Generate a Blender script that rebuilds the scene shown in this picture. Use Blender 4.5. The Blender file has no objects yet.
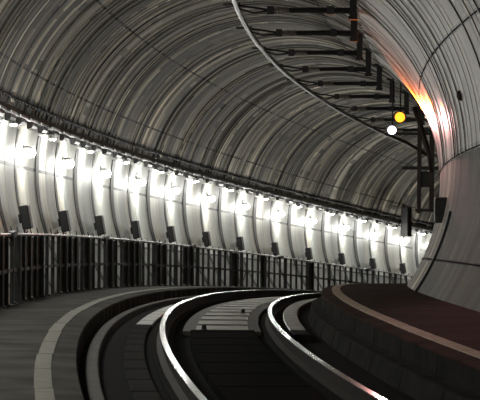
import bpy, math, random
from mathutils import Vector, Matrix
random.seed(7)
S = 1.345                      # metres per modelling unit (track gauge is standard)
R = 163.4                      # radius of the curve
KV, SL = -0.00099, -0.00409    # vertical curve and grade of the track
TC, TZ, TA = 0.0243, 1.8206, 2.927   # bore: centre offset, centre height, radius
sin, cos, pi = math.sin, math.cos, math.pi
sc = bpy.context.scene
col = sc.collection

def zs(th):
    return SL * R * th + KV * (R * th) ** 2 / 2
def W(th, r, z):
    return Vector((R - (R + r) * cos(th), (R + r) * sin(th), z + zs(th))) * S
def tube_r(z, a=TA):
    return TC + math.sqrt(max(0, a * a - (z - TZ) ** 2))

# ---------------------------------------------------------------- materials
def mat(name, base, rough=0.6, metal=0.0, var=0.0, scale=8.0, emit=None, es=0.0, spec=0.5, stretch=None, bump=0.0, attr=None, coat=0.0):
    m = bpy.data.materials.new(name); m.use_nodes = True
    nt = m.node_tree; b = nt.nodes['Principled BSDF']
    b.inputs['Base Color'].default_value = (*base, 1)
    b.inputs['Roughness'].default_value = rough
    b.inputs['Metallic'].default_value = metal
    b.inputs['Specular IOR Level'].default_value = spec
    b.inputs['Coat Weight'].default_value = coat
    if emit:
        b.inputs['Emission Color'].default_value = (*emit, 1)
        b.inputs['Emission Strength'].default_value = es
    if var > 0 or bump > 0:
        tc = nt.nodes.new('ShaderNodeTexCoord'); mp = nt.nodes.new('ShaderNodeMapping')
        nz = nt.nodes.new('ShaderNodeTexNoise'); nz.inputs['Detail'].default_value = 6
        nz.inputs['Scale'].default_value = scale
        nt.links.new(tc.outputs['UV' if stretch else 'Object'], mp.inputs['Vector'])
        if stretch: mp.inputs['Scale'].default_value = stretch
        nt.links.new(mp.outputs['Vector'], nz.inputs['Vector'])
        ramp = nt.nodes.new('ShaderNodeMapRange')
        ramp.inputs['From Min'].default_value = 0.3; ramp.inputs['From Max'].default_value = 0.7
        ramp.inputs['To Min'].default_value = 1 - var; ramp.inputs['To Max'].default_value = 1 + var
        nt.links.new(nz.outputs['Fac'], ramp.inputs['Value'])
        mul = nt.nodes.new('ShaderNodeVectorMath'); mul.operation = 'SCALE'
        if attr:
            at = nt.nodes.new('ShaderNodeVertexColor'); at.layer_name = attr
            nt.links.new(at.outputs['Color'], mul.inputs[0])
        else:
            mul.inputs[0].default_value = base
        nt.links.new(ramp.outputs['Result'], mul.inputs['Scale'])
        nt.links.new(mul.outputs['Vector'], b.inputs['Base Color'])
        if bump > 0:
            bp = nt.nodes.new('ShaderNodeBump'); bp.inputs['Strength'].default_value = bump
            bp.inputs['Distance'].default_value = 0.01
            nt.links.new(nz.outputs['Fac'], bp.inputs['Height'])
            nt.links.new(bp.outputs['Normal'], b.inputs['Normal'])
    return m

M = {}
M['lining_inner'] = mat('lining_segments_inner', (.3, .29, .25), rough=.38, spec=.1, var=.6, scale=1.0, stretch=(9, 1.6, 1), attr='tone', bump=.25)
M['lining'] = mat('lining_segments', (.3, .29, .25), rough=.55, spec=.22, var=.65, scale=1.0, stretch=(7, 1.6, 1), attr='tone', bump=.25)
M['lining_low'] = mat('smooth_inner_lining', (.1, .1, .1), rough=.6, spec=.2, var=.6, scale=1.0, stretch=(2.5, 2.2, 1), attr='tone', bump=.1)
M['panel'] = mat('pale_lining', (.5, .5, .47), rough=.55, spec=.5, var=.16, scale=1.0, stretch=(6, .9, 1), attr='tone', bump=.1)
M['rib'] = mat('joint_rubber', (.028, .028, .026), rough=.6)
M['concrete'] = mat('walkway_concrete', (.055, .053, .045), rough=.9, var=.6, scale=1.3, bump=.3, spec=.15)
M['concrete_dark'] = mat('dark_concrete', (.016, .0155, .0145), rough=.9, var=.5, scale=2.5, bump=.3, spec=.04)  # darker concrete for the platform faces and near trough covers
M['brown'] = mat('brown_concrete', (.032, .014, .009), rough=.9, var=.7, scale=1.2, bump=.3, spec=.05)
M['strip'] = mat('pale_strip', (.2, .195, .155), rough=.7, var=.2, scale=5)
M['strip_warm'] = mat('pale_strip_right', (.5, .4, .31), rough=.7, var=.3, scale=5)
M['bed'] = mat('track_bed', (.005, .0046, .0042), rough=.9, var=.4, scale=3, spec=.04)
M['mat_black'] = mat('black_rubber', (.0025, .0025, .0025), rough=.95, spec=.01, var=.3, scale=3)
M['plank'] = mat('plank_concrete', (.2, .19, .155), rough=.4, var=.3, scale=4, spec=.5)
M['kerb'] = mat('kerb_concrete', (.062, .06, .052), rough=.75, var=.35, scale=4)
M['rail_top'] = mat('polished_rail_steel', (.75, .75, .76), rough=.16, metal=1)
M['rail_side'] = mat('rusty_rail_side', (.016, .012, .01), rough=.7, spec=.12, metal=0, var=.3, scale=6)
M['black'] = mat('black_paint', (.012, .012, .014), rough=.5)
M['dark_metal'] = mat('dark_metal', (.018, .017, .017), rough=.5, metal=.2, var=.2, scale=9)
M['fence'] = mat('fence_steel', (.02, .02, .02), rough=.55, metal=.2, var=.3, scale=9)
M['handrail'] = mat('galvanised_handrail', (.45, .45, .43), rough=.4, metal=.6)
M['tray'] = mat('cable_tray_steel', (.38, .38, .39), rough=.5, metal=.4, var=.4, scale=5)
M['tray_lip'] = mat('tray_lip', (.6, .61, .62), rough=.35, metal=.5)
M['cable'] = mat('black_cable', (.01, .01, .01), rough=.6, spec=.15)
M['copper'] = mat('conductor_steel', (.035, .032, .03), rough=.28, metal=.5)
M['bronze'] = mat('insulator', (.16, .13, .11), rough=.35)
M['lamp_glass'] = mat('lit_diffuser', (.9, .9, .9), emit=(1, .985, .93), es=40)
M['lamp_body'] = mat('lamp_housing', (.35, .35, .34), rough=.5)
M['amber'] = mat('amber_lens', (1, .5, .1), emit=(1, .34, .02), es=2.6)
M['white'] = mat('white_lens', (1, 1, 1), emit=(.88, .84, 1), es=6)
M['rust'] = mat('red_primer_steel', (.03, .015, .012), rough=.5, metal=.2)

MB0 = .163
# ---------------------------------------------------------------- mesh helpers
class MB:
    def __init__(s): s.v = []; s.f = []; s.m = []; s.uv = {}; s.smooth = False
    def add(s, vs, fs, mi=0):
        o = len(s.v); s.v += [tuple(v) for v in vs]
        for f in fs: s.f.append(tuple(i + o for i in f)); s.m.append(mi)
    def box(s, c, d, rz=0, mi=0, bev=0, rx=0, ry=0):
        hx, hy, hz = d[0] / 2, d[1] / 2, d[2] / 2
        rot = Matrix.Rotation(rz, 3, 'Z') @ Matrix.Rotation(ry, 3, 'Y') @ Matrix.Rotation(rx, 3, 'X')
        if bev <= 0:
            vs = [(x, y, z) for x in (-hx, hx) for y in (-hy, hy) for z in (-hz, hz)]
            fs = [(0, 1, 3, 2), (4, 6, 7, 5), (0, 4, 5, 1), (2, 3, 7, 6), (0, 2, 6, 4), (1, 5, 7, 3)]
        else:
            b = bev; ring = []
            for (zz, ins) in ((-hz, b), (-hz + b, 0), (hz - b, 0), (hz, b)):
                for (sx, sy) in ((-1, -1), (1, -1), (1, 1), (-1, 1)):
                    if (sx * sy) > 0:
                        pts = [(sx * (hx - ins), sy * (hy - b - ins * .3)), (sx * (hx - b - ins * .3), sy * (hy - ins))]
                    else:
                        pts = [(sx * (hx - b - ins * .3), sy * (hy - ins)), (sx * (hx - ins), sy * (hy - b - ins * .3))]
                    ring += [(p[0], p[1], zz) for p in pts]
            vs = ring; fs = [tuple(range(7, -1, -1)), tuple(range(24, 32))]
            for k in range(3):
                for i in range(8):
                    j = (i + 1) % 8; fs.append((k * 8 + i, k * 8 + j, k * 8 + 8 + j, k * 8 + 8 + i))
        s.add([Vector(c) + rot @ Vector(v) for v in vs], fs, mi)
    def tube(s, pts, r, n=8, mi=0, rr=None):
        pts = [Vector(p) for p in pts]; vs = []; k = len(pts)
        for i, p in enumerate(pts):
            t = (pts[min(i + 1, k - 1)] - pts[max(i - 1, 0)]).normalized()
            a = t.cross(Vector((0, 0, 1)))
            if a.length < 1e-3: a = t.cross(Vector((0, 1, 0)))
            a.normalize(); b = t.cross(a); q = rr[i] if rr else r
            vs += [p + a * cos(2 * pi * j / n) * q + b * sin(2 * pi * j / n) * q for j in range(n)]
        fs = [tuple(range(n)), tuple(range((k - 1) * n + n - 1, (k - 1) * n - 1, -1))]
        for i in range(k - 1):
            for j in range(n):
                l = (j + 1) % n; fs.append((i * n + l, i * n + j, i * n + n + j, i * n + n + l))
        s.add(vs, fs, mi)
    def sphere(s, c, r, mi=0, n=14, m=8, sq=(1, 1, 1)):
        c = Vector(c); vs = [c + Vector((0, 0, -r * sq[2]))]
        for i in range(1, m):
            p = -pi / 2 + pi * i / m
            vs += [c + Vector((cos(p) * cos(2 * pi * j / n) * r * sq[0], cos(p) * sin(2 * pi * j / n) * r * sq[1], sin(p) * r * sq[2])) for j in range(n)]
        vs.append(c + Vector((0, 0, r * sq[2]))); L = len(vs) - 1; fs = []
        for j in range(n):
            l = (j + 1) % n; fs.append((0, 1 + l, 1 + j)); fs.append((L, L - n + j, L - n + l))
            for i in range(m - 2): a = 1 + i * n; fs.append((a + j, a + l, a + n + l, a + n + j))
        s.add(vs, fs, mi)
    def sweep(s, prof, t0, t1, step=.004, closed=True, mis=None):
        """profile of (r, z) carried along the curve, in world metres"""
        n = max(2, int(math.ceil((t1 - t0) / step)) + 1); k = len(prof); vs = []
        for i in range(n):
            th = t0 + (t1 - t0) * i / (n - 1)
            vs += [W(th, r, z) for r, z in prof]
        o = len(s.v); s.v += [tuple(v) for v in vs]
        for i in range(n - 1):
            for j in range(k if closed else k - 1):
                l = (j + 1) % k
                s.f.append((o + i * k + j, o + i * k + l, o + i * k + k + l, o + i * k + k + j)); s.m.append(mis[j] if mis else 0)
        if closed:
            s.f.append(tuple(o + j for j in range(k - 1, -1, -1))); s.m.append(mis[0] if mis else 0)
            s.f.append(tuple(o + (n - 1) * k + j for j in range(k))); s.m.append(mis[0] if mis else 0)
    def build(s, name, mats, parent=None, scale=1.0, smooth=False, recentre=True, origin=None):
        me = bpy.data.meshes.new(name)
        vs = [Vector(v) * scale for v in s.v]
        if parent is None and recentre:
            if origin is None:
                c = sum(vs, Vector()) / len(vs); c.z = min(v.z for v in vs)
            else: c = origin
            vs = [v - c for v in vs]
        elif parent is not None and recentre == 'world':
            mi = PM[parent.name].inverted(); vs = [mi @ v for v in vs]
        me.from_pydata(vs, [], s.f)
        for m in (mats if isinstance(mats, (list, tuple)) else [mats]): me.materials.append(m)
        me.polygons.foreach_set('material_index', s.m)
        if smooth: me.polygons.foreach_set('use_smooth', [True] * len(me.polygons))
        me.update()
        o = bpy.data.objects.new(name, me); col.objects.link(o)
        if parent is None and recentre: o.location = c
        if parent is not None: o.parent = parent
        return o
PM = {}
def tag(o, label, cat, group=None):
    o['label'] = label; o['category'] = cat
    if group: o['group'] = group
    return o
def thing(name, th, r, z, label, cat, group=None):
    """Empty in the local frame: x inward (towards the curve centre), y along the track, z up"""
    o = bpy.data.objects.new(name, None); col.objects.link(o)
    o.empty_display_size = .1
    o.location = W(th, r, z); o.rotation_euler = (0, 0, -th)
    PM[o.name] = Matrix.Translation(o.location) @ Matrix.Rotation(-th, 4, 'Z')
    return tag(o, label, cat, group)
def copy_thing(o, th, r, z, label):
    c = o.copy(); col.objects.link(c); c.location = W(th, r, z); c.rotation_euler = (0, 0, -th); c['label'] = label
    for ch in list(o.children):
        d = ch.copy(); col.objects.link(d); d.parent = c
        for g in list(ch.children):
            e = g.copy(); col.objects.link(e); e.parent = d
    return c
def struct(o, label=None):
    o['kind'] = 'structure'
    if label: o['label'] = label
    return o

# ---------------------------------------------------------------- tunnel lining
JOINTS = [0.686, 1.136]            # longitudinal joints on the outer haunch (angle from crown)
JR = [-0.35, -1.0906, -1.5442, -2.001]    # on the inner side
T0, T1 = -.06, .64
def lining(name, p0, p1, matl, seed, base, contrast, hmax, bw, joints, thin=.25, pale_from=None, nphi=None, jw=.0055, low=None, tick=0):
    rnd = random.Random(seed)
    lo, hi = min(p0, p1), max(p0, p1)
    ph = set(); n = nphi or int((hi - lo) / .05) + 2
    for i in range(n + 1): ph.add(lo + (hi - lo) * i / n)
    js = [j for j in joints if lo < j < hi]
    for j in js: ph.add(j - jw); ph.add(j + jw)
    ph = sorted(p for p in ph if not any(abs(p - j) < jw * .99 for j in js))
    # bands along the bore
    edges = []; s = T0 * R
    while s < T1 * R:
        w = rnd.choice(bw) * rnd.uniform(.7, 1.3)
        h = rnd.choice((0, 0, .35, .7, 1)) * hmax * rnd.uniform(.6, 1)
        if rnd.random() < thin:
            edges.append((s, s + .05, hmax * 1.9, 'rib')); s += .05
        edges.append((s, s + w, h, 'band')); s += w
    vs = []; fs = []; cols = []; uvs = []
    K = len(ph)
    def ring(s, h):
        th = s / R; o = len(vs)
        for p in ph:
            vs.append(W(th, TC + (TA - h) * sin(p), TZ + (TA - h) * cos(p)))
        return o
    prev = None
    for (a, b, h, kind) in edges:
        r0 = ring(a, h); r1 = ring(b, h)
        t = rnd.uniform(1 - contrast, 1 + contrast * .8) if kind == 'band' else rnd.choice((.5, .6, 1.6, 2.0))
        if kind == 'band' and rnd.random() < .14: t *= 1.0 + contrast
        if kind == 'band' and rnd.random() < .16: t *= 1.0 - contrast * .8
        tone = []; cur = t; nxt = lo
        warm = rnd.uniform(-.04, .06)
        for p in ph:
            if p >= nxt:
                cur = t * rnd.uniform(1 - contrast * .55, 1 + contrast * .55)
                nxt = p + rnd.choice((.1, .25, .5, 1.0)) * rnd.uniform(.7, 1.3)
            tone.append(cur)
        pf = 1.0
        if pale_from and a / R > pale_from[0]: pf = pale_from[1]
        def facecol(i, dark=1.0):
            low_pale = 1.0
            inj = any(abs((ph[i] + ph[i + 1]) / 2 - j) < jw * .5 for j in js)
            shade_tick = .42 if (low and (ph[i] + ph[i + 1]) / 2 > low) else 1.0  # shade behind the railing, painted into the tone past angle low
            if tick and rnd.random() < tick: shade_tick *= rnd.choice((.3, .45, 1.7))
            k = shade_tick * (.12 if inj and rnd.random() < .85 else 1.0) * tone[i] * dark * pf * low_pale
            return (base[0] * k * (1 + warm), base[1] * k, base[2] * k * (1 - warm), 1)
        if prev is not None:
            for i in range(K - 1):
                fs.append((prev[0] + i, prev[0] + i + 1, r0 + i + 1, r0 + i)); c = facecol(i, .8)
                cols.append(c); uvs.append((a, a, a + .02, a + .02, ph[i], ph[i + 1]))
        for i in range(K - 1):
            fs.append((r0 + i, r0 + i + 1, r1 + i + 1, r1 + i)); cols.append(facecol(i))
            uvs.append((a, a, b, b, ph[i], ph[i + 1]))
        prev = (r1,)
    me = bpy.data.meshes.new(name); org = W(.3, 0, 0)
    me.from_pydata([v - org for v in vs], [], fs); me.materials.append(matl)
    ca = me.color_attributes.new('tone', 'FLOAT_COLOR', 'CORNER'); ul = me.uv_layers.new(name='UVMap')
    li = 0
    cd = []; ud = []
    for c, u in zip(cols, uvs):
        cd += list(c) * 4; ud += [u[0], u[4], u[1], u[5], u[2], u[5], u[3], u[4]]
    ca.data.foreach_set('color', cd); ul.data.foreach_set('uv', ud)
    me.update()
    o = bpy.data.objects.new(name, me); col.objects.link(o); o.location = org
    return struct(o)

LEDGE = 1.356
ceiling = lining('ceiling', -.62, LEDGE, M['lining'], 3, (.25, .232, .188), .8, .008, (.08, .12, .2, .32), JOINTS + JR[:1], .3, tick=.06)
ceiling['label'] = 'streaked grey ribbed segments over the track'
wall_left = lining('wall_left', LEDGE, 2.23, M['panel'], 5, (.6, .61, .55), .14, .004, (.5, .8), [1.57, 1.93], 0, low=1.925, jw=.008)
wall_left['label'] = 'pale lit lining panels behind the row of lamps'
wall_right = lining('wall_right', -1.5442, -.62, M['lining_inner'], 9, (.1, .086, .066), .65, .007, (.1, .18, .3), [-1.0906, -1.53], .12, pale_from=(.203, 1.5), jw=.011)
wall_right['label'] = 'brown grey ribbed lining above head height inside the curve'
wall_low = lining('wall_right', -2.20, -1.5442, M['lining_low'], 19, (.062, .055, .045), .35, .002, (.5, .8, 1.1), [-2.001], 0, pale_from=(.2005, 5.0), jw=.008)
wall_low['label'] = 'smooth grey segments of the inside wall above the platform'

# ring joint ribs on the pale wall, small bolt pockets as dark dashes
LAMPS = [.2176, .2444, .2704, .2954, .3206, .3461, .3718, .3977, .4214, .446, .4691, .4907]
BOXES = [.2141, .2409, .2659, .2916, .3173, .3433, .3681, .394, .4191, .4436, .4668, .4893]
def arc_strip(th, p0, p1, ds, dr, n=18, off=0.0):
    mb = MB(); vs = []; fs = []
    for i in range(n + 1):
        p = p0 + (p1 - p0) * i / n
        for (t, a) in ((-ds / 2, TA + .02), (ds / 2, TA + .02), (ds / 2, TA - dr), (-ds / 2, TA - dr)):
            vs.append(W(th + (t + off) / R, TC + a * sin(p), TZ + a * cos(p)))
    for i in range(n):
        for j in range(4):
            l = (j + 1) % 4; fs.append((i * 4 + j, i * 4 + l, i * 4 + 4 + l, i * 4 + 4 + j))
    fs.append((0, 1, 2, 3)); fs.append((n * 4 + 3, n * 4 + 2, n * 4 + 1, n * 4))
    mb.add(vs, fs); return mb
bb = [.1326, .1597, .1869] + BOXES + [.512]
ribs = []
for i, t in enumerate(bb):
    ribs.append((t - .0008, .009))
    if i + 1 < len(bb): ribs.append(((t + bb[i + 1]) / 2, .013))
org = wall_left.location
def child_world(mb, name, m, parent, smooth=False):
    """mesh given in world metres, parented under an object with plain location / z rotation"""
    me = bpy.data.meshes.new(name)
    mi = (Matrix.Translation(parent.location) @ parent.rotation_euler.to_matrix().to_4x4()).inverted()
    me.from_pydata([mi @ Vector(v) for v in mb.v], [], mb.f)
    for mm in (m if isinstance(m, (list, tuple)) else [m]): me.materials.append(mm)
    me.polygons.foreach_set('material_index', mb.m)
    if smooth: me.polygons.foreach_set('use_smooth', [True] * len(me.polygons))
    me.update(); o = bpy.data.objects.new(name, me); col.objects.link(o); o.parent = parent
    return o
for i, (t, w) in enumerate(ribs):
    mb = arc_strip(t, 1.40, 2.21, .2 if i % 2 == 0 else .32, w)
    child_world(mb, 'joint_rib', M['rib'], wall_left)
tk = MB(); rnd = random.Random(4)
for i in range(len(ribs) - 1):
    a, b = ribs[i][0], ribs[i + 1][0]
    for k in range(2):
        t = a + (b - a) * (k + .9) / 3 + rnd.uniform(-.0004, .0004)
        for (p, l) in ((1.86, .035),):
            q = arc_strip(t, p, p + l, .03, .012, n=1); tk.add(q.v, q.f)
child_world(tk, 'bolt_pocket', M['rib'], wall_left)
for (jp, par) in ((-1.0906, wall_right), (-1.538, wall_right), (-2.001, wall_low)):
    mb = MB(); A1, A2, w_ = TA - .010, TA + .01, .0028
    mb.sweep([(TC + a * sin(p), TZ + a * cos(p)) for a, p in ((A1, jp - w_), (A1, jp + w_), (A2, jp + w_), (A2, jp - w_))], .08, .4, .004)
    child_world(mb, 'joint_seam', M['mat_black'], par)
# ring gap on the inside wall, with the dark cable in it
gap = child_world(arc_strip(.2005, -2.17, -1.78, .12, .03, n=24), 'ring_gap', M['black'], wall_low)

# ---------------------------------------------------------------- track bed, walkways
def sw(name, prof, m, t0=.02, t1=.62, closed=True, mis=None, parent=None, step=.004):
    mb = MB(); mb.sweep(prof, t0, t1, step, closed, mis)
    if parent is not None: return child_world(mb, name, m, parent)
    return mb.build(name, m)
struct(sw('floor', [(1.4, -.15), (1.4, -.5), (-1.3, -.5), (-1.3, -.15)], M['bed'], -.05), 'dark track bed between the two walkways')
wl = struct(sw('walkway', [(2.42, .093), (1.56, .088), (1.43, .086), (1.272, .075), (1.262, .06), (1.262, -.16), (1.262, -.45), (2.42, -.45)], M['concrete'], -.05), 'grey concrete walkway along the railing')
wr = struct(sw('walkway', [(-2.45, .199), (-1.35, .182), (-1.216, .165), (-1.205, .155), (-1.20, .02), (-1.155, .005), (-1.085, .003), (-1.075, -.005), (-1.04, -.15), (-1.04, -.45), (-2.45, -.45)],
     [M['brown'], M['concrete_dark']], -.05, mis=[0, 0, 0, 1, 1, 1, 1, 1, 1, 1, 1]), 'brown stepped concrete platform inside the curve')
struct(sw('trim_1', [(1.20, -.045), (1.115, -.042), (1.105, -.05), (1.09, -.16), (1.20, -.16)], M['kerb']), 'low concrete kerb beside the left walkway')
# pale edge strips cut into sections
def strips(parent, name, r0, r1, z0, z1, m, t0, t1, dt, seed):
    rnd = random.Random(seed); t = t0; mb = MB()
    while t < t1:
        j = rnd.uniform(-.006, .006)
        mb.sweep([(r0 + j, z0 + .006), (r1 + j, z1 + .006), (r1 + j, z1 - .02), (r0 + j, z0 - .02)], t, t + dt - .0003, .004)
        t += dt
    child_world(mb, name, m, parent)
strips(wl, 'edge_strip', 1.547, 1.437, .087, .086, M['strip'], .03, .6, .0105, 1)
strips(wr, 'edge_strip', -1.344, -1.455, .182, .184, M['strip_warm'], .05, .6, .0115, 2)
# joints in the walkway faces (thin dark seams)
mb = MB()
for i in range(75):
    t = .06 + i * .0046
    mb.sweep([(1.2595, .06), (1.2595, -.15), (1.265, -.15), (1.265, .06)], t, t + .00022, .01)
child_world(mb, 'block_seam', M['mat_black'], wl)
mb = MB()
for i in range(30):
    t = .07 + i * .0124
    mb.sweep([(-1.203, .15), (-1.197, .02), (-1.22, .02), (-1.22, .15)], t, t + .00012, .01)
    mb.sweep([(-1.074, -.005), (-1.036, -.15), (-1.06, -.15), (-1.09, -.005)], t + .005, t + .00512, .01)
child_world(mb, 'block_seam', M['mat_black'], wr)

# running rails
def rail(r, z, label):
    p = [(-.024, 0), (.024, 0), (.026, -.006), (.026, -.026), (.007, -.036), (.006, -.10), (.052, -.118), (.052, -.128), (-.052, -.128), (-.052, -.118), (-.006, -.10), (-.007, -.036), (-.026, -.026), (-.026, -.006)]
    mb = MB(); mb.sweep([(r + a, z + b) for a, b in p], -.03, .6, .003, True, [0, 0, 1, 1, 1, 1, 1, 1, 1, 1, 1, 1, 1, 0])
    return tag(mb.build('running_rail', [M['rail_top'], M['rail_side']]), label, 'rail')
rail(.5655, .042, 'polished steel rail nearer the railing, outer rail of the curve')
rail(-.5655, 0, 'polished steel rail beside the brown platform, inner rail of the curve')
struct(sw('trim_5', [(1.088, -.108), (1.088, -.2), (.66, -.2), (.66, -.108)], M['bed']), 'black ballast bed outside the outer rail')
# rail supports under rails (continuous plinths)
struct(sw('trim_2', [(.66, -.085), (.66, -.2), (.46, -.2), (.46, -.085)], M['bed']), 'dark plinth under the outer rail')
struct(sw('trim_3', [(-.46, -.128), (-.46, -.2), (-.66, -.2), (-.66, -.128)], M['bed']), 'dark plinth under the inner rail')

def seg(name, r0, r1, z, t0, t1, m, label, cat, group, h=.09, ridge=False):
    mb = MB()
    mb.sweep([(r0 - .008, z), (r0, z - .008), (r0, z - h), (r1, z - h), (r1, z - .008), (r1 + .008, z)], t0, t1, .003)
    c = W((t0 + t1) / 2, (r0 + r1) / 2, z - h)
    return tag(mb.build(name, m, origin=c), label, cat, group)
struct(sw('trim_4', [(.38, -.10), (.38, -.2), (-.43, -.2), (-.43, -.10)], mat('slab_concrete', (.05, .047, .04), rough=.55, var=.3, scale=4), MB0, .6), 'grey concrete slab under the pale planks')
# centre planks (pale) beyond the black panels
edges = [.1632 + .0098 * i for i in range(24)]
for i in range(len(edges) - 1):
    lab = 'pale concrete plank between the rails, first one beyond the black panels' if i == 0 else 'pale concrete plank between the rails, one of the run curving away beyond the black panels'
    seg('concrete_plank', .242, -.306, -.085, edges[i] , edges[i + 1] - .0030, M['plank'], lab, 'plank', None if i == 0 else 'pale planks between the rails')
t = .083; i = 0
while t < .1625:
    seg('rubber_panel', .30, -.36, -.080, t, min(t + .0085, .1628) - .0004, M['mat_black'],
        'black rubber panel between the rails, one of the run in front of the pale planks', 'panel', 'black panels between the rails', h=.1)
    t += .0085
for side, r0, r1, z in (('left', .903, .725, -.074), ('right', -.725, -.90, -.078)):
    t = .0908 - .0072; k = 0
    while t < .35:
        t2 = t + .0072
        near = t2 <= .1640 if side == 'right' else t2 <= .172
        if side == 'right' and t < .15: t = t2; continue
        m = M['concrete_dark'] if near else M['plank']
        if side == 'right':
            lab = 'pale trough cover strip slab between the inner rail and the brown platform' if not near else 'dark trough cover slab beside the inner rail'
        else:
            lab = 'pale trough cover slab outside the outer rail, far part of the row' if not near else 'dark concrete trough cover slab outside the outer rail, near part of the row'
        seg('trough_cover', r0, r1, z, t, t2 - .0004, m, lab, 'slab', ('dark' if near else 'pale') + ' trough covers on the ' + side)
        t = t2
# small reflectors on the planks
for (t, r, lab) in ((.1635, .159, 'small dark stud at the left front corner of the pale planks'), (.1983, -.22, 'small dark stud further along on the pale planks')):
    o = thing('track_stud', t, r, -.085, lab, 'stud')
    mb = MB(); mb.tube([(0, 0, 0), (0, 0, .012)], .032, 12, rr=[.034, .026]); mb.build('base', M['black'], o, S)
    mb = MB(); mb.sphere((0, 0, .026), .026, sq=(1, .8, 1.2)); mb.build('lens', M['dark_metal'], o, S)

# ---------------------------------------------------------------- cable tray and cable above lamps
tray = sw('cable_tray', [(2.87, 2.60), (2.862, 2.60), (2.82, 2.455), (2.76, 2.45), (2.76, 2.438), (2.83, 2.44)], [M['tray']], .1, .6)
tag(tray, 'long grey cable tray running above the row of lamps', 'cable tray')
lp = MB(); t = .12; rnd = random.Random(8)
while t < .56:
    d = rnd.uniform(.0035, .006)
    lp = MB(); lp.sweep([(2.765, 2.466), (2.745, 2.466), (2.745, 2.435), (2.765, 2.435)], t, t + d, .004); child_world(lp, 'bright_lip', M['tray_lip'], tray); t += d + rnd.uniform(.0012, .0035)
pass
t = .165
while t < .53:
    o = None
    mb = MB()
    mb.sweep([(2.86, 2.44), (2.78, 2.44), (2.775, 2.39), (2.80, 2.352), (2.86, 2.345)], t, t + .0032, .0016)
    child_world(mb, 'bracket', M['dark_metal'], tray)
    t += .0074
mb = MB(); n = 1500
for k in range(2):
    pts = []
    for i in range(n):
        t = .15 + .4 * i / (n - 1); a = 2 * pi * (t * R / .7) + k * pi
        pts.append(W(t, 2.80 + .012 * cos(a), 2.655 + .013 * sin(a)))
    mb.tube(pts, .014 * S, 5)
tag(mb.build('twisted_cable', M['cable']), 'black twisted cable strung just above the grey cable tray', 'cable')

# ---------------------------------------------------------------- wall lamps
def light(name, loc, energy, color, radius, kind='POINT'):
    l = bpy.data.lights.new(name, kind); l.energy = energy; l.color = color; l.shadow_soft_size = radius
    o = bpy.data.objects.new(name, l); col.objects.link(o); o.location = loc; return o
ORD = ['first', 'second', 'third', 'fourth', 'fifth', 'sixth', 'seventh', 'eighth', 'ninth', 'tenth', 'eleventh', 'twelfth']
L0 = thing('wall_lamp', LAMPS[0], 2.82, 2.035, 'glowing white wall lamp, leftmost of the row in the photo', 'lamp', 'lamps along the pale wall')
mb = MB(); mb.box((-.02, 0, .055), (.1, .22, .03), bev=.008); mb.build('housing', M['lamp_body'], L0, S)
mb = MB(); mb.sphere((-.01, 0, -.01), .085, sq=(.9, 1.5, .85)); mb.build('diffuser', M['lamp_glass'], L0, S, smooth=True)
mb = MB(); mb.tube([(-.03, 0, .065), (-.07, 0, .07), (-.11, 0, .06)], .012, 8); mb.box((-.112, 0, .05), (.02, .1, .1)); mb.build('bracket', M['dark_metal'], L0, S)
for i, t in enumerate(LAMPS[1:], 1):
    lab = 'glowing white wall lamp, %s from the left of the row' % ORD[i] if i < 11 else 'glowing white wall lamp, farthest of the row beside the inside wall'
    copy_thing(L0, t, 2.82, 2.035, lab)
EXTRA = [.191, .165, .138, .112, .085, .058, .031, .004, -.023]
for t in EXTRA + [.513, .535]:
    copy_thing(L0, t, 2.82, 2.035, 'white wall lamp of the same row, outside the view')
LP = 46.0
for t in LAMPS + EXTRA + [.513, .535]:
    e = LP * (1.0 if t > .19 else 1.35)
    light('lamp_light', W(t, 2.67, 1.98), e, (1, .985, .92), .05 * S)

# strip lights added under the tray to brighten the wall between the lamps
ALL = EXTRA[::-1] + LAMPS + [.513, .535]
MIDS = [(ALL[i] + ALL[i + 1]) / 2 for i in range(len(ALL) - 1)]
K0 = None
vis = [t for t in MIDS if .20 < t < .50]
def strip_label(t):
    if t in vis:
        i = vis.index(t)
        return 'added white strip light under the cable tray, %s' % ('leftmost in view' if i == 0 else ('farthest one' if i == len(vis) - 1 else ORD[i] + ' from the left'))
    return 'added strip light under the cable tray, outside the view'
for t in MIDS:
    if K0 is None:
        K0 = thing('added_strip_light', t, 2.79, 2.30, strip_label(t), 'strip light', 'added strip lights under the cable tray')
        mb = MB(); mb.box((0, 0, .022), (.06, .5, .024), bev=.006); mb.box((-.02, .1, .045), (.03, .03, .06)); mb.box((-.02, -.1, .045), (.03, .03, .06)); mb.build('housing', M['lamp_body'], K0, S)
        mb = MB(); mb.tube([(0, -.23, .0), (0, .23, .0)], .016, 8); mb.build('tube', M['lamp_glass'], K0, S, smooth=True)
    else: copy_thing(K0, t, 2.79, 2.30, strip_label(t))
    light('added_strip_glow', W(t, 2.60, 2.12), LP * .42, (1, .985, .94), .02 * S)

# ---------------------------------------------------------------- black boxes under the lamps
B0 = thing('junction_box', BOXES[0] - .0032, tube_r(.97) - .02, .97, 'small black box on the pale wall, leftmost of its row', 'box', 'black boxes on the pale wall')
tilt = math.radians(10)
mb = MB(); mb.box((.06, 0, .15), (.12, .26, .32), bev=.014, ry=-tilt); mb.build('body', M['black'], B0, S)
mb = MB(); mb.box((-.01, 0, .13), (.05, .1, .12), ry=-tilt); mb.build('mount', M['dark_metal'], B0, S)
mb = MB(); mb.tube([(.03, 0, .01), (.035, 0, -.05), (.055, 0, -.075), (.075, 0, -.05), (.072, 0, .01)], .009, 6); mb.build('cable_loop', M['cable'], B0, S)
for i, t in enumerate(BOXES[1:], 1):
    lab = 'small black box on the pale wall, %s from the left of its row' % ORD[i] if i < 11 else 'small black box on the pale wall, farthest of its row'
    copy_thing(B0, t - .0032, tube_r(.97) - .02, .97, lab)

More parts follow.
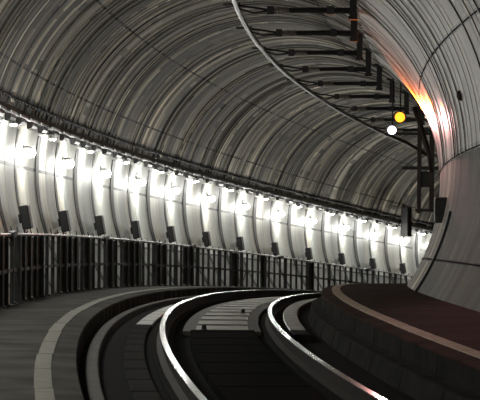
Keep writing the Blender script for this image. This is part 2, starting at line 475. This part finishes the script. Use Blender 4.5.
# ---------------------------------------------------------------- railing
FR = 2.367; FZ = .093; FH = .787
sle = [.115, .1813, .2515, .3178, .385, .452, .52]
panels = [(0, 9), (22, 41), (58, 80), (84, 92), (101, 115), (124, 142), (157, 168), (184, 199), (232, 240), (262, 268), (310, 316)]  # spans of shade behind the railing, built as dark sheets
x2t = lambda x: .1813 + (x - 15) * .000758
shade_spans = [(x2t(a), x2t(b)) for a, b in panels]
names = ['nearest section at the left edge of the photo', 'second section from the left with dark sheets for shade', 'third section from the left',
         'fourth section from the left', 'fifth section from the left', 'farthest section by the inside wall']
for i in range(len(sle) - 1):
    a, b = sle[i], sle[i + 1]; mid = (a + b) / 2
    o = thing('railing', mid, FR, FZ, 'dark railing with pale handrail, ' + names[i], 'railing', 'railing sections along the walkway')
    mb = MB(); pts = [W(a + (b - a) * k / 24, FR, FZ + FH) for k in range(25)]
    mb.tube(pts, .019 * S, 8); child_world(mb, 'handrail', M['handrail'], o)
    mb = MB(); mb.sweep([(FR + .012, FZ + .40), (FR - .012, FZ + .40), (FR - .012, FZ + .36), (FR + .012, FZ + .36)], a, b, .004)
    child_world(mb, 'mid_rail', M['fence'], o)
    mb = MB(); mb.box((0, 0, 0), (.07, .5, .075), bev=.01)
    q = MB(); c = W(b - .0018, FR, FZ + FH); rot = Matrix.Rotation(-b, 3, 'Z'); q.add([c + rot @ (Vector(v) * S) for v in mb.v], mb.f)
    child_world(q, 'sleeve', M['fence'], o)
    npost = 16; dt = (b - a) / npost
    for k in range(npost):
        t = a + dt * (k + .5)
        w = .075 if k % 4 == 0 else .045
        mb = MB(); mb.box((0, 0, FH / 2), (w, w, FH)); mb.box((0, 0, .01), (.11, .11, .02))
        q = MB(); c = W(t, FR, FZ - .004); rot = Matrix.Rotation(-t, 3, 'Z'); q.add([c + rot @ (Vector(v) * S) for v in mb.v], mb.f)
        if k == 8:
            q.tube([W(t, FR, FZ + .02), W(t + .0035, FR, FZ + .36)], .012 * S, 5)
        child_world(q, 'post', M['fence'], o)
    for (p, q_) in shade_spans:
        if a <= (p + q_) / 2 < b:
            mb = MB(); mb.sweep([(FR + .02, FZ + FH - .03), (FR + .01, FZ + FH - .03), (FR + .01, FZ + .03), (FR + .02, FZ + .03)], max(p, a), min(q_, b), .004)
            child_world(mb, 'shade_sheet', M['black'], o)  # dark sheet in place of rib and niche shade

# ---------------------------------------------------------------- overhead line
WZ = 3.93
mb = MB(); mb.sweep([(-.06 + .028, WZ), (-.06 + .028, WZ - .03), (-.06, WZ - .045), (-.06 - .028, WZ - .03), (-.06 - .028, WZ), (-.06 - .02, WZ + .04), (-.06 + .02, WZ + .04)], .16, .44, .003)
tag(mb.build('conductor_rail', M['copper']), 'long dark overhead conductor rail curving down from the top of the photo', 'conductor')
ARMS = [.193, .2115, .2335, .2557, .2766, .2969, .317, .3371, .357, .377]
def arm_thing(t, label):
    return thing('cantilever_arm', t, -1.60, 4.24, label, 'support arm', 'support arms along the conductor rail')
A0 = arm_thing(ARMS[0], 'dark overhead support arm at the very top edge of the photo')
# local: x inward (-r), so the conductor is at x = -1.39
mb = MB(); mb.box((0, 0, -.22), (.095, .1, .46)); mb.box((0, 0, .01), (.2, .2, .04)); mb.box((0, 0, -.43), (.12, .12, .05)); mb.build('drop_post', M['dark_metal'], A0, S)
mb = MB(); mb.tube([(.02, 0, -.335), (-.60, 0, -.33), (-.86, 0, -.335)], .035, 8, rr=[.042, .036, .036]); mb.box((-.3, 0, -.33), (.1, .1, .11)); mb.build('arm', M['dark_metal'], A0, S)
mb = MB()
for k in range(5): mb.tube([(-.86 - k * .035, 0, -.335), (-.88 - k * .035, 0, -.335)], .05, 10, rr=[.058, .046])
mb.tube([(-.84, 0, -.335), (-1.06, 0, -.335)], .036, 8); mb.build('insulator', M['bronze'], A0, S)
mb = MB(); mb.box((-1.10, 0, -.335), (.09, .1, .11)); mb.tube([(-1.08, 0, -.335), (-1.33, 0, -.30), (-1.64, 0, -.26)], .016, 6); mb.tube([(-1.08, 0, -.335), (-1.33, 0, -.37), (-1.56, 0, -.305)], .014, 6); mb.box((-1.67, 0, -.262), (.12, .08, .035)); mb.build('steady_arm', M['dark_metal'], A0, S)
mb = MB(); mb.box((-1.54, 0, -.262), (.07, .1, .045)); mb.build('clamp', M['dark_metal'], A0, S)
for i, t in enumerate(ARMS[1:], 1):
    lab = ('dark overhead support arm, %s down from the top of the photo' % ORD[i]) if i < 9 else 'dark overhead support arm, farthest one beyond the signal lamps'
    copy_thing(A0, t, -1.60, 4.24, lab)

# ---------------------------------------------------------------- hanging frame and signal lamps
ft = .3455
F0 = thing('hanging_frame', ft, -1.75, 4.15, 'dark steel frame hanging from the ceiling beside the inside wall', 'frame')
def fb(name, m, *boxes):
    mb = MB()
    for c, d in boxes: mb.box(c, d)
    return mb.build(name, m, F0, S)
def fx(x): return x
fb('post', M['rust'], ((0, 0, -1.18), (.085, .1, 2.44)))
fb('post', M['rust'], ((.27, 0, -1.18), (.10, .1, 2.3)))
fb('crossbar', M['dark_metal'], ((.02, 0, -1.42), (.78, .06, .075)))
fb('crossbar', M['dark_metal'], ((.13, 0, -2.33), (.42, .06, .06)))
fb('crossbar', M['rust'], ((-.15, 0, -.68), (.9, .06, .06)))
fb('crossbar', M['rust'], ((-.1, 0, -.38), (.8, .06, .05)))
fb('plate', M['dark_metal'], ((.13, .03, -1.66), (.2, .04, .34)))
mb = MB(); mb.tube([(-.12, 0, -.1), (.0, 0, -.45), (.12, 0, -.85), (.22, 0, -1.15), (.27, 0, -1.5)], .06, 8); mb.build('curved_stay', M['rust'], F0, S, smooth=True)
mb = MB(); mb.tube([(-.75, 0, -.68), (-.3, 0, -.86), (.2, 0, -1.16)], .035, 6); mb.build('diagonal_brace', M['rust'], F0, S)

def signal(name, t, r, z, m, label, lens_r, up):
    o = thing(name, t, r, z, label, 'signal lamp')
    mb = MB(); mb.tube([(0, .02, 0), (0, .20, 0)], lens_r * 1.15, 14); mb.build('housing', M['black'], o, S)
    mb = MB(); mb.sphere((0, 0, 0), lens_r, sq=(1, .7, 1)); mb.build('lens', m, o, S, smooth=True)
    mb = MB(); mb.tube([(0, .12, 0), (0, .12, up)], .015, 6); mb.build('hanger', M['dark_metal'], o, S)
    mb = MB()
    vs = []; n = 10
    for i in range(n + 1):
        a = pi * i / n
        for y in (-.1, .03):
            for q in (1.18, 1.28): vs.append((cos(a) * lens_r * q, y, sin(a) * lens_r * q))
    fs = []
    for i in range(n):
        k = i * 4; fs += [(k, k + 4, k + 6, k + 2), (k + 1, k + 3, k + 7, k + 5), (k, k + 1, k + 5, k + 4), (k + 2, k + 6, k + 7, k + 3)]
    mb.add(vs, fs); mb.build('hood', M['black'], o, S)
    return o
signal('signal_lamp', .300, -1.957, 3.318, M['amber'], 'bright amber signal lamp hanging by the inside wall', .095, .66)
signal('signal_lamp', .300, -1.81, 3.073, M['white'], 'bright white signal lamp just below the amber one', .08, .98)
def spot(name, src, dst, e, c, ang, rad):
    o = light(name, src, e, c, rad, 'SPOT'); o.data.spot_size = math.radians(ang); o.data.spot_blend = .9
    o.rotation_euler = (dst - src).to_track_quat('-Z', 'Y').to_euler()
spot('amber_light', W(.2992, -1.959, 3.318), W(.235, -2.72, 3.72), 15000, (1, .17, .008), 17, .02 * S)
spot('white_light', W(.2992, -1.812, 3.073), W(.235, -2.88, 2.6), 4200, (1, .45, .42), 14, .02 * S)

# ---------------------------------------------------------------- box on the inside wall
bt = .2125
wb = thing('equipment_box', bt, -(tube_r(1.1) - 2 * TC) - .03, 1.09, 'black box on the inside wall at the end of the pale lining', 'box')
mb = MB(); mb.box((-.0, 0, .17), (.27, .2, .34), bev=.015); mb.build('body', M['black'], wb, S)
mb = MB(); mb.box((.05, -.104, .19), (.03, .012, .2)); mb.build('pale_edge', M['lamp_body'], wb, S)
mb = MB(); mb.box((.09, 0, .17), (.06, .12, .2)); mb.build('mount', M['dark_metal'], wb, S)
# wall hook / fitting high on the right wall
wf = thing('wall_fitting', .187, -2.80, 2.56, 'small dark round fitting high on the inside wall', 'fitting')
mb = MB(); mb.sphere((.0, 0, 0), .05, sq=(1, 1, 1.3)); mb.build('cap', M['rust'], wf, S)
mb = MB(); mb.box((.05, 0, 0), (.1, .06, .06)); mb.build('base', M['dark_metal'], wf, S)
# dark duct on the far outer wall
dd = thing('riser_duct', .485, 2.60, 2.10, 'dark vertical duct above the farthest lamps', 'duct')
mb = MB(); mb.box((0, 0, .45), (.22, .5, .9), bev=.02); mb.build('casing', M['dark_metal'], dd, S)
mb = MB(); mb.box((0, 0, .01), (.26, .54, .03)); mb.build('flange', M['dark_metal'], dd, S)

# ---------------------------------------------------------------- world and camera
w = bpy.data.worlds.new('World'); sc.world = w; w.use_nodes = True
w.node_tree.nodes['Background'].inputs[0].default_value = (0, 0, 0, 1); w.node_tree.nodes['Background'].inputs[1].default_value = 0
cam = bpy.data.cameras.new('Camera'); co = bpy.data.objects.new('Camera', cam); col.objects.link(co); sc.camera = co
cam.sensor_fit = 'HORIZONTAL'; cam.sensor_width = 36; cam.lens = 2605.5 * 36 / 480; cam.clip_start = .1; cam.clip_end = 1000
y, p, ro = .17524, -.02017, .00641
Fv = Vector((sin(y) * cos(p), cos(y) * cos(p), sin(p))); Rt = Vector((cos(y), -sin(y), 0)); U = Rt.cross(Fv)
R2 = cos(ro) * Rt + sin(ro) * U; U2 = -sin(ro) * Rt + cos(ro) * U
mt = Matrix((R2, U2, -Fv)).transposed().to_4x4(); mt.translation = Vector((-2.3217, 0, 1.3413)) * S
co.matrix_world = mt
sc.view_settings.view_transform = 'Standard'; sc.view_settings.look = 'None'; sc.view_settings.gamma = 1
sc.view_settings.use_curve_mapping = False; sc.view_settings.exposure = 0.0
